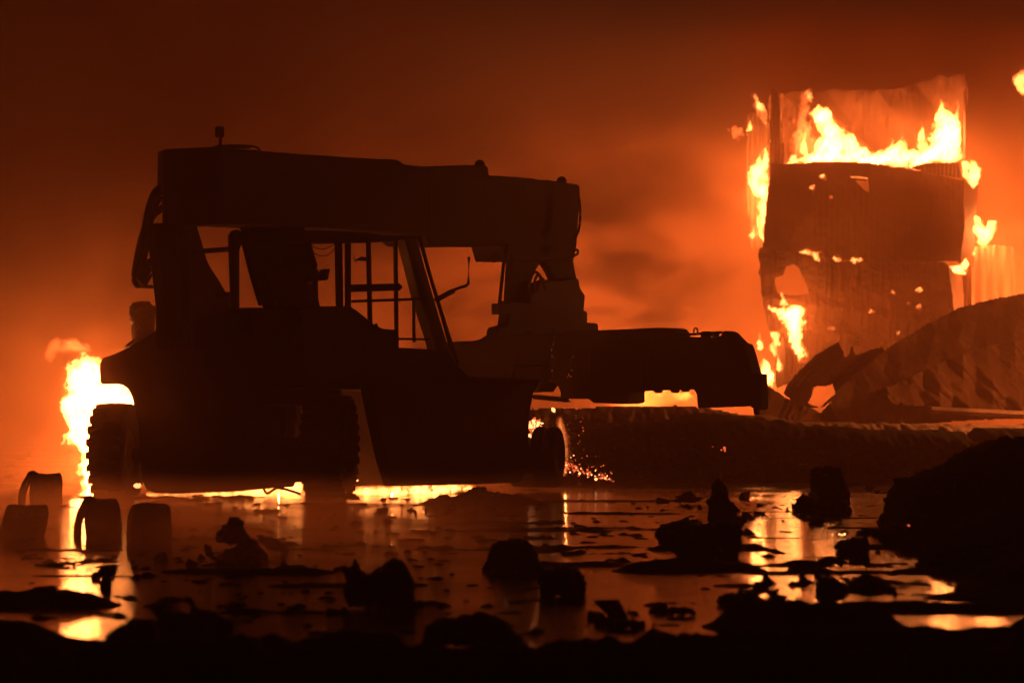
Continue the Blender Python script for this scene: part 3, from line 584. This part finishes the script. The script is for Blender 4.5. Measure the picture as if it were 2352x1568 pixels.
# debris: (kind, label, category, outline, thickness)
DEB = [
 ('charred_lump', 'small stubby charred post in the bright puddle at left', 'debris', [(230, 1300), (238, 1297), (252, 1299), (257, 1308), (253, 1320), (257, 1335), (258, 1352), (228, 1352), (231, 1334), (235, 1322), (229, 1312)], .05, 1350),
 ('charred_lump', 'pointed charred heap right of the burnt drums', 'debris', [(492, 1242), (500, 1220), (518, 1200), (525, 1187), (545, 1185), (558, 1195), (562, 1220), (590, 1245), (615, 1272), (620, 1290), (500, 1290), (515, 1262), (545, 1250), (510, 1245)], .25, 1288),
 ('twisted_scrap', 'leaf shaped scrap sticking up beside the pointed heap', 'debris', [(466, 1252), (474, 1246), (486, 1252), (492, 1275), (505, 1282), (500, 1292), (484, 1286), (470, 1272)], .03, 1290),
 ('charred_plank', 'tilted plank end behind the pointed charred heap', 'plank', [(585, 1222), (600, 1226), (640, 1240), (668, 1262), (660, 1272), (620, 1262), (596, 1245)], .08, 1270),
 ('twisted_scrap', 'tall bent scrap strip standing in the near left puddle', 'debris', [(418, 1374), (438, 1368), (446, 1382), (456, 1398), (482, 1408), (495, 1424), (490, 1456), (478, 1474), (466, 1456), (450, 1438), (446, 1412), (436, 1392)], .05, 1470),
 ('charred_lump', 'rounded black lump at the edge of the brightest puddle', 'debris', [(238, 1465), (262, 1440), (300, 1422), (352, 1420), (360, 1440), (362, 1480), (238, 1485)], .2, 1482),
 ('twisted_scrap', 'short upright scrap above the rounded black lump', 'debris', [(340, 1395), (358, 1388), (374, 1396), (380, 1420), (364, 1428), (352, 1408)], .05, 1428),
 ('crumpled_wreckage', 'crumpled jagged wreckage standing in the middle foreground', 'wreckage', [(778, 1300), (792, 1296), (806, 1300), (812, 1275), (822, 1292), (830, 1310), (846, 1318), (880, 1292), (905, 1280), (925, 1288), (945, 1318), (955, 1350), (952, 1385), (900, 1400), (800, 1392), (786, 1362), (796, 1332)], .25, 1396),
 ('rubble_block', 'blocky dark lump left of centre behind the water', 'debris', [(1120, 1275), (1126, 1252), (1150, 1240), (1180, 1234), (1215, 1240), (1235, 1270), (1250, 1300), (1262, 1312), (1104, 1312)], .3, 1310),
 ('rubble_block', 'soft rounded dark lump in the centre foreground', 'debris', [(1232, 1322), (1255, 1304), (1300, 1298), (1335, 1310), (1350, 1340), (1345, 1368), (1240, 1370)], .25, 1368),
 ('rubble_block', 'wide black hummock at the bottom centre', 'debris', [(968, 1480), (975, 1435), (1010, 1418), (1060, 1416), (1100, 1404), (1140, 1412), (1180, 1440), (1215, 1485)], .25, 1485),
 ('rubble_block', 'low black hummock left of the bottom centre', 'debris', [(735, 1480), (750, 1452), (790, 1442), (850, 1448), (905, 1446), (930, 1480)], .2, 1485),
 ('tangled_wreckage', 'widest tangled black wreckage in front of the orange water', 'wreckage', [(1502, 1222), (1516, 1210), (1530, 1204), (1545, 1196), (1585, 1198), (1620, 1202), (1650, 1196), (1690, 1194), (1706, 1205), (1704, 1250), (1696, 1280), (1560, 1280), (1530, 1258), (1508, 1245)], .4, 1278),
 ('charred_lump', 'upright cone shaped lump of melted debris on the water', 'debris', [(1622, 1215), (1628, 1165), (1620, 1150), (1632, 1135), (1636, 1108), (1648, 1095), (1662, 1104), (1672, 1125), (1676, 1145), (1696, 1165), (1694, 1185), (1716, 1190), (1710, 1205), (1690, 1215)], .18, 1214),
 ('charred_lump', 'low ragged lump left of the cone shaped one', 'debris', [(1545, 1135), (1562, 1138), (1570, 1128), (1590, 1126), (1598, 1136), (1625, 1142), (1600, 1154), (1560, 1156)], .12, 1158),
 ('burnt_block', 'tall trapezoid burnt block standing in the orange water', 'debris', [(1862, 1073), (1900, 1068), (1932, 1074), (1940, 1100), (1952, 1130), (1955, 1178), (1852, 1176), (1824, 1172), (1828, 1145), (1845, 1132), (1858, 1140)], .3, 1176),
 ('twisted_scrap', 'thin wedge of scrap on the orange water below the block', 'debris', [(1944, 1240), (1992, 1230), (1998, 1250), (1976, 1256), (1948, 1256)], .04, 1258),
 ('twisted_scrap', 'hooked scrap lying lowest in the orange water', 'debris', [(1878, 1284), (1900, 1276), (1926, 1278), (1934, 1270), (1944, 1290), (1934, 1306), (1918, 1296), (1896, 1304), (1882, 1298)], .06, 1310),
 ('charred_plank', 'short dark plank lying in the water left of the burnt post', 'plank', [(172, 1288), (300, 1282), (304, 1296), (180, 1298)], .04, 1299),
 ('charred_lump', 'flat dark mound where the yard meets the front wheel', 'debris', [(1020, 1148), (1060, 1132), (1085, 1118), (1110, 1114), (1125, 1128), (1170, 1134), (1230, 1150)], .5, 1152),
 ('charred_lump', 'small dark lump beyond the falling sparks', 'debris', [(1425, 1100), (1436, 1095), (1455, 1097), (1458, 1103), (1425, 1104)], .15, 1112),
 ('charred_lump', 'glowing edged clump beside the reach stacker wheel', 'debris', [(785, 1146), (792, 1134), (815, 1130), (826, 1140), (830, 1150), (780, 1150)], .1, 1151),
]
for k, (nm, lab, cat, pl, th, pb) in enumerate(DEB):
    Y = FPX * EYE / (pb - HY)
    if nm == 'charred_plank' and pb == 1299: pl = [(75, 1296), (110, 1290), (160, 1288), (176, 1282), (178, 1296), (150, 1302), (80, 1303)]; 
    w = 1.5 * min(5, (max(p[0] for p in pl) - min(p[0] for p in pl)) * .06)
    o = slab(nm, pl, Y, M['char'], None, .05, 2.0 if w < 4 else 2.5, w, 9, bulge=round_bulge(th, 12 if w < 3 else 22, .6, 70 + k, 8), seed=70 + k, pers=.75)
    tag(o, lab, cat)
# low rough lumps in the nearest dark strip
for k, (x, y, w, h) in enumerate(((130, 1470, 60, 16), (620, 1478, 50, 18), (1340, 1478, 70, 12), (1430, 1425, 50, 16), (1560, 1395, 40, 14), (1700, 1372, 60, 30), (1905, 1345, 40, 34), (1995, 1335, 60, 26), (1720, 1475, 80, 40), (2130, 1450, 90, 22))):
    Y = FPX * EYE / (y + 18 - HY); pl = [(x + w * math.cos(a) * (.8 + .3 * random.random()), y - h * math.sin(a) * (.8 + .4 * random.random()) + 10) for a in [i * math.pi / 6 for i in range(-1, 8)]]
    o = slab('rubble_lump', pl, Y, M['char'], None, .05, 2.5, 8, 14, bulge=round_bulge(.2, 22, .5, 90 + k, 9), seed=90 + k, pers=.7)
    lab = ['low lump at the bottom left below the bright puddle', 'low lump left of the bottom centre hummocks', 'low lump right of the bottom centre hummock', 'small lump on the strip right of centre', 'lump on the near mud strip left of the big puddle',
           'lump on the mud edge below the orange water', 'pointed lump standing against the orange water', 'broad lump at the near edge of the orange water', 'dark lump above the bottom edge right of centre', 'low lump in front of the separate bright puddle at right'][k]
    tag(o, lab, 'rubble lump', 'rubble lumps along the near mud strip')

# broken shards and bent wire lying about
def shards():
    bm = bmesh.new(); r = random.Random(99)
    spots = [(x, y, 60, 14) for x, y in ((300, 1300), (540, 1290), (860, 1392), (1600, 1278), (1660, 1214), (1580, 1158), (1890, 1178), (1950, 1262), (1910, 1308), (1050, 1160), (2050, 1230), (1760, 1360), (1990, 1350), (430, 1440), (1450, 1420), (2000, 1120), (1700, 1180))]
    for x0, y0, sx, sy in spots:
        for k in range(9):
            x = x0 + r.gauss(0, sx); y = max(1115, y0 + r.gauss(0, sy)); gx, gy = G(x, y); z = r.uniform(.03, .10) * (1 if r.random() < .8 else 1.8)
            n = 4; base = [bm.verts.new((gx + r.uniform(-1, 1) * z * 1.2, gy + r.uniform(-1, 1) * z * 2, -.02)) for _ in range(n)]
            tip = [bm.verts.new((gx + r.uniform(-1, 1) * z * 1.1, gy + r.uniform(-1, 1) * z, z * r.uniform(.2, .9))) for _ in range(3)]
            bmesh.ops.convex_hull(bm, input=base + tip)
        for k in range(2):
            x = x0 + r.gauss(0, sx * .6); y = max(1120, y0 + r.gauss(0, sy * .5)); gx, gy = G(x, y)
            p = [Vector((gx, gy, -.02))]; d = Vector((r.uniform(-1, 1), r.uniform(-.5, .5), r.uniform(.5, 1.2)))
            for j in range(4): p.append(p[-1] + d * .05); d = d + Vector((r.uniform(-.8, .8), 0, r.uniform(-1.0, .2)))
            tube_bm(bm, spline(p, 3), .005, 4)
    tag(from_bm('shards', bm, M['char']), 'broken shards and bent wires scattered over the wet yard', None, None, 'stuff')
shards()
# burnt drums
def drum(px, pt, pb, wid, lean, label, torn=True, seed=0):
    Y = FPX * EYE / (pb - HY); s = Y / FPX; R = wid * s * .5; H = (pb - pt) * s; c = Vector(((px - CX) * s, Y, 0))
    r_ = random.Random(seed)
    e = empty('burnt_drum', c, label, 'burnt drum', 'burnt drums on the wet ground at left')
    bm = bmesh.new(); n = 28; rings = []
    prof = [(.90, -.06), (.99, .1), (1.0, .3), (.98, .33), (1.0, .36), (.97, .62), (.95, .65), (.965, .68), (.90, .88), (.84, .97), (.78, 1.0), (.3, .985), (.02, .98)]
    for r, z in prof:
        rings.append([bm.verts.new(c + Vector((math.cos(a) * R * r * (1 + .05 * math.sin(3 * a + seed) + .04 * math.sin(7 * a + seed * 2 + z * 5) + r_.uniform(-.015, .015)) + lean * z * R, math.sin(a) * R * r * .8, H * z * (1 + .03 * math.sin(2 * a + seed))))) for a in [k * 2 * math.pi / n for k in range(n)]])
    for i in range(len(rings) - 1):
        for k in range(n): bm.faces.new((rings[i][k], rings[i][(k + 1) % n], rings[i + 1][(k + 1) % n], rings[i + 1][k]))
    bmesh.ops.triangulate(bm, faces=bm.faces[:])
    from_bm('shell', bm, M['char'], e, True)
    if torn:
        pts = [c + Vector((x * R, -.05, z * H)) for x, z in ((-1.42, -.02), (-1.36, .35), (-1.18, .66), (-.98, .84), (-.8, 1.0), (-.5, .93))]
        bm = bmesh.new(); tube_bm(bm, spline(pts, 4), R * .25, 6); from_bm('torn_strip', bm, M['char'], e, True)
    return e
drum(104, 1088, 1160, 76, .05, 'burnt drum farthest back with a torn strip arching off its left side', True, 1)
drum(50, 1160, 1232, 104, .22, 'burnt drum cut by the left edge of the photo', False, 2)
drum(238, 1146, 1232, 84, -.10, 'middle burnt drum with a thin looped tear on its left', True, 3)
drum(344, 1157, 1246, 102, .06, 'widest intact burnt drum nearest the reach stacker', False, 4)

# ------------------------------------------------------------------ flames
def flame(label, outline, Y, depth=.5, full=40, warp=10, ws=11, seed=0, mat='flame', step=1.6, cat='flames', grp=None):
    warp *= 1.7; ws *= 1.6
    def bul(X, Yp, sd):
        t = np.clip(sd / full, 0, 1); n = 1 + 1.7 * fbm(X / 14, Yp / 22, 5, seed + 50, .65) + .9 * fbm(X / 4.5, Yp / 9, 3, seed + 77, .7) * np.clip(1.6 - t, .2, 1.6)
        return depth * (t ** 1.3) * np.clip(n, .08, 3)
    o = slab('flame', outline, Y, M[mat], None, .1, step, warp, ws, bulge=bul, seed=seed, smooth=True, rise=.8, pers=.72, grow=min(3, full * .12))
    if mat == 'flame':
        def b2(X, Yp, sd):
            t = np.clip(sd / (full * .8 + 6), 0, 1)
            return .25 * t ** 1.2 * np.clip(1 + 2.2 * fbm(X / 11, Yp / 24, 5, seed + 90, .7), .05, 3)
        slab('flame_fringe', outline, Y + depth * .3, M['flame_red'], o, .1, 2.0, warp * 1.5, ws * 1.1, bulge=b2, seed=seed + 200, rise=.7, pers=.75, grow=min(8, full * .35))
    return tag(o, label, cat, grp)
flame('tall blazing fire behind the rear left tyre', [(152, 840), (165, 828), (180, 822), (196, 812), (214, 822), (236, 830), (300, 860), (330, 900), (330, 1010), (260, 1152), (178, 1150), (196, 1110), (180, 1080), (200, 1045), (178, 1026), (142, 1018), (158, 980), (140, 935), (150, 890)], 58.6, .8, 26, 9, 11, 1)
flame('ragged fire licking down the outer face of the rear left tyre', [(172, 1010), (232, 1010), (232, 1152), (176, 1152), (190, 1128), (182, 1108), (196, 1090), (180, 1068), (192, 1044), (178, 1030)], 58.0, .5, 14, 7, 9, 61)
flame('red flame licks drifting above the left fire', [(108, 800), (128, 772), (150, 780), (175, 778), (205, 796), (215, 815), (165, 812), (135, 806), (118, 830), (104, 820)], 58.6, .45, 14, 6, 9, 2, 'flame_red')
flame('thin low flames at the base of the left fire', [(150, 1148), (146, 1134), (175, 1138), (205, 1120), (225, 1148)], 58.6, .1, 20, 6, 10, 3)
flame('low bright flames seen under the counterweight', [(335, 1150), (338, 1132), (420, 1130), (560, 1122), (600, 1104), (700, 1100), (700, 1156)], 58.3, .3, 14, 3, 10, 4)
flame('low bright flames behind the second rear wheel', [(780, 1152), (800, 1120), (850, 1116), (900, 1116), (990, 1110), (1080, 1112), (1100, 1122), (1010, 1140), (900, 1156)], 58.9, .35, 14, 3, 10, 5)
flame('pale column of fire beside the front wheel', [(1286, 960), (1296, 985), (1300, 1020), (1304, 1060), (1296, 1090), (1280, 1095), (1278, 1000)], 61.6, .07, 26, 3, 12, 6)
flame('glowing slivers of fire beyond the rear wheel arch', [(300, 970), (312, 955), (318, 1000), (312, 1012)], 58.2, .2, 10, 2, 10, 7)
flame('left slope of flames inside the topmost container', [(1860, 262), (1878, 246), (1900, 252), (1922, 275), (1950, 300), (1985, 332), (2016, 358), (2010, 380), (1840, 378), (1866, 350), (1884, 312), (1872, 285)], 96.8, .8, 20, 9, 12, 8)
flame('right spire of flames inside the topmost container', [(2160, 228), (2172, 255), (2195, 262), (2208, 300), (2212, 345), (2205, 372), (2100, 376), (2105, 352), (2128, 330), (2140, 300), (2150, 262)], 96.8, .9, 20, 9, 12, 9)
flame('low middle flames along the topmost container edge', [(1800, 380), (1850, 352), (1900, 350), (2000, 356), (2035, 342), (2062, 325), (2088, 342), (2110, 345), (2140, 352), (2140, 388), (2050, 386), (1940, 376), (1880, 376)], 96.0, .6, 16, 8, 10, 10)
flame('red flame cloud at the left of the topmost container', [(1815, 330), (1830, 250), (1845, 205), (1862, 210), (1870, 235), (1852, 270), (1875, 330), (1880, 366), (1820, 370)], 96.6, .9, 22, 12, 12, 11, 'flame_red')
flame('small orange flame high at the left of the topmost container', [(1846, 210), (1862, 205), (1872, 228), (1858, 238)], 96.5, .2, 12, 5, 8, 30)
flame('thin upper flames on the tall metal strip', [(1732, 212), (1745, 232), (1760, 250), (1762, 300), (1748, 275), (1736, 250)], 97.8, .2, 12, 6, 8, 12)
flame('bright flames clinging to the tall metal strip', [(1764, 332), (1768, 420), (1764, 470), (1756, 560), (1738, 540), (1740, 460), (1716, 420), (1720, 380), (1738, 370), (1750, 345)], 97.0, .5, 15, 7, 10, 13)
flame('dull orange flames low on the tall metal strip', [(1716, 420), (1745, 410), (1756, 480), (1750, 560), (1722, 560), (1718, 490)], 98.0, .35, 20, 8, 10, 14, 'flame_red')
flame('faint reddish flame curl left of the metal strip', [(1670, 300), (1690, 285), (1712, 290), (1705, 320), (1680, 325)], 97.5, .5, 12, 9, 7, 15, 'flame_red')
flame('flame at the upper right corner of the second container', [(2206, 372), (2232, 366), (2254, 388), (2250, 412), (2238, 436), (2224, 422), (2210, 400)], 93.6, .5, 12, 4, 8, 16)
flame('forked flame on the right side of the second container', [(2238, 490), (2254, 500), (2262, 522), (2270, 505), (2288, 506), (2284, 545), (2264, 570), (2240, 560), (2236, 525)], 95.0, .5, 12, 5, 8, 17)
flame('small flame on the lower right corner of the second container', [(2178, 610), (2204, 608), (2218, 592), (2228, 606), (2218, 632), (2194, 630)], 93.2, .4, 9, 3, 7, 18)
flame('large flame pouring from the burnt through corner', [(1762, 700), (1790, 706), (1830, 700), (1850, 710), (1848, 750), (1838, 780), (1855, 820), (1840, 830), (1818, 800), (1805, 760), (1788, 730)], 93.7, .7, 16, 9, 10, 19)
flame('narrow flame hanging under the lowest container', [(1768, 762), (1790, 764), (1792, 790), (1780, 822), (1768, 800), (1772, 780)], 94, .3, 12, 5, 8, 20)
flame('ground fire between the spreader and the lowest container', [(1730, 862), (1742, 840), (1752, 822), (1770, 835), (1780, 850), (1778, 888), (1760, 886), (1735, 870)], 90, .5, 14, 7, 9, 21)
flame('ball of flame cut by the right edge high up', [(2326, 190), (2336, 168), (2352, 156), (2400, 160), (2400, 225), (2350, 220), (2334, 208)], 97, .5, 16, 7, 9, 22)
flame('row of small flames under the second container wall', [(1834, 578), (1850, 572), (1880, 580), (1884, 602), (1872, 600), (1862, 586), (1840, 584)], 93.5, .18, 8, 3, 7, 23)
for k, (x, y, r) in enumerate(((1922, 594, 9), (1966, 597, 11), (1865, 430, 8), (1889, 404, 8), (2052, 671, 6), (2112, 666, 7), (2001, 716, 7), (2110, 703, 5), (1910, 755, 7), (2062, 762, 5))):
    flame(['third little flame under the second container wall', 'fourth little flame under the second container wall', 'speck of flame showing through the upper left of the second container', 'upper speck of flame in the second container wall',
           'left speck of flame in the lowest container', 'right speck of flame in the lowest container', 'lower left speck of flame in the lowest container', 'faint lower speck of flame in the lowest container',
           'bright speck under the crumpled fold of the lowest container', 'dull flat speck near the foot of the lowest container'][k],
          [(x + r * (1.1 + .5 * math.sin(a * 2 + k * 1.7)) * math.cos(a), y + r * .8 * (1 + .4 * math.cos(a * 3 + k)) * math.sin(a)) for a in [i * math.pi / 5 for i in range(10)]], 93.6 if k < 4 else 94.1, .14, 7, 5, 6, 130 + k)
flame('distant yellow fire below the spreader beam', [(1450, 905), (1470, 880), (1600, 870), (1612, 950), (1560, 948), (1450, 940)], 112, .06, 30, 5, 16, 24, 'flame_red')

r_ = random.Random(5)
LICK = [(1722, 300, 7, 26, 97.6, 'thin lick of flame high on the tall metal strip'), (1728, 545, 9, 30, 97.3, 'lick of flame at the foot of the tall metal strip'), (1756, 590, 6, 22, 95.5, 'lick of flame where the metal strip meets the lowest container'),
        (1822, 372, 10, 30, 96.2, 'first short lick at the left end of the topmost container floor'), (1846, 350, 11, 52, 96.4, 'orange lick left of the sloping flames in the topmost container'), (2046, 350, 10, 36, 96.2, 'short tongue in the middle of the topmost container floor'),
        (2078, 352, 9, 46, 96.2, 'narrow tongue right of the middle of the topmost container floor'), (2118, 340, 14, 66, 96.5, 'tongue leaning on the right spire in the topmost container'), (2196, 290, 9, 62, 96.7, 'tall thin tongue at the right end wall of the topmost container'),
        (2232, 470, 6, 26, 95.4, 'thin lick above the forked flame on the second container'), (2238, 585, 7, 26, 95.0, 'thin lick below the forked flame on the second container'), (1800, 700, 10, 28, 93.9, 'lick curling up from the flame at the burnt through corner'),
        (1746, 800, 9, 40, 92, 'tongue of flame rising left of the corner post'), (1790, 850, 8, 44, 93.6, 'tongue of flame in front of the corner post'), (1905, 382, 9, 24, 95.8, 'small lick spilling over the rim of the second container')]
for k, (x, y, w, h, Y, lab) in enumerate(LICK):
    l = r_.uniform(-.5, .5) * w
    flame(lab, [(x - w, y), (x - w * .9, y - h * .3), (x - w * .3 + l, y - h * .65), (x + l, y - h), (x + w * .35 + l, y - h * .7), (x + w * .8, y - h * .35), (x + w, y), (x, y + w * .5)], Y, .30, 9, 4, 7, 300 + k, step=1.6)
# embers and sparks
bm = bmesh.new(); bh = bmesh.new()
def speck(b, px, py, Y, r):
    m = Matrix.Translation(P(px, py, Y)) @ Matrix.Rotation(random.random() * 3, 4, 'Y') @ Matrix.Diagonal((r * random.uniform(.7, 1.8), r, r * random.uniform(.6, 1.2), 1))
    bmesh.ops.create_icosphere(b, subdivisions=1, radius=1, matrix=m)
for k in range(150):
    t = random.random() ** 1.5; x = 1292 + t * 118; y = 1070 + t * 34 + random.gauss(0, 7) * (1 - t * .5) - (0 if random.random() < .8 else random.random() * 25)
    speck(bh if random.random() < .18 else bm, x, min(y, 1106), 62 + random.uniform(-.4, .4), random.choice((.006, .009, .013, .018)))
for k in range(45): speck(bm, 1290 + abs(random.gauss(0, 40)), random.uniform(930, 1070), 62, random.choice((.004, .006, .009)))
for k in range(34): speck(bm, random.gauss(1212, 7), random.uniform(1070, 1108), 61.5, random.choice((.007, .011, .015)))
for k in range(60): speck(bh if random.random() < .5 else bm, random.gauss(1226, 9), random.gauss(980, 11), 61.6, random.choice((.012, .02, .028)))
for k in range(16): speck(bm, random.choice((1312, 1268, 1300)) + random.gauss(0, 3), random.uniform(780, 905), 61, .006)
for x, y, r in ((1271, 941, .028), (1331, 1087, .025), (1369, 1100, .022), (1350, 1095, .014)): speck(bh, x, y, 61.6, r)
tag(from_bm('sparks', bm, M['ember']), 'red sparks spilling from the burning front wheel', None, None, 'stuff')
tag(from_bm('hot_sparks', bh, M['ember_hot']), 'yellow hot sparks spilling from the burning front wheel', None, None, 'stuff')
def ember(label, specks, Y, mt='ember_hot'):
    b = bmesh.new()
    for x, y, r in specks: speck(b, x, y, Y, r)
    tag(from_bm('ember', b, M[mt]), label, 'ember')
flame('flames beyond the right edge lighting the collapsed sheets', [(2500, 960), (2512, 800), (2560, 600), (2604, 800), (2620, 960)], 76.5, .4, 24, 10, 12, 60)
ember('glowing ember at the foot of the rear left wheel', [(314, 1115, .035), (320, 1115, .035), (316, 1117, .02)], 56.4)
ember('red tail glow on the spreader rotator', [(1163, 767, .03), (1160, 769, .02)], 63.5)
ember('pair of embers glowing on the dark bank', [(1664, 1029, .03), (1657, 1033, .02), (1637, 1025, .012), (1665, 1035, .02)], 68.5, 'ember')
ember('row of embers afloat on the orange water', [(1912, 1227, .011), (1928, 1226, .012), (1940, 1226, .011), (1934, 1228, .009)], 41)
ember('tiny ember on the big black rubble heap', [(2087, 1206, .008)], 32.2, 'ember')
ember('tiny ember beside the second rear wheel', [(821, 1103, .02)], 56)
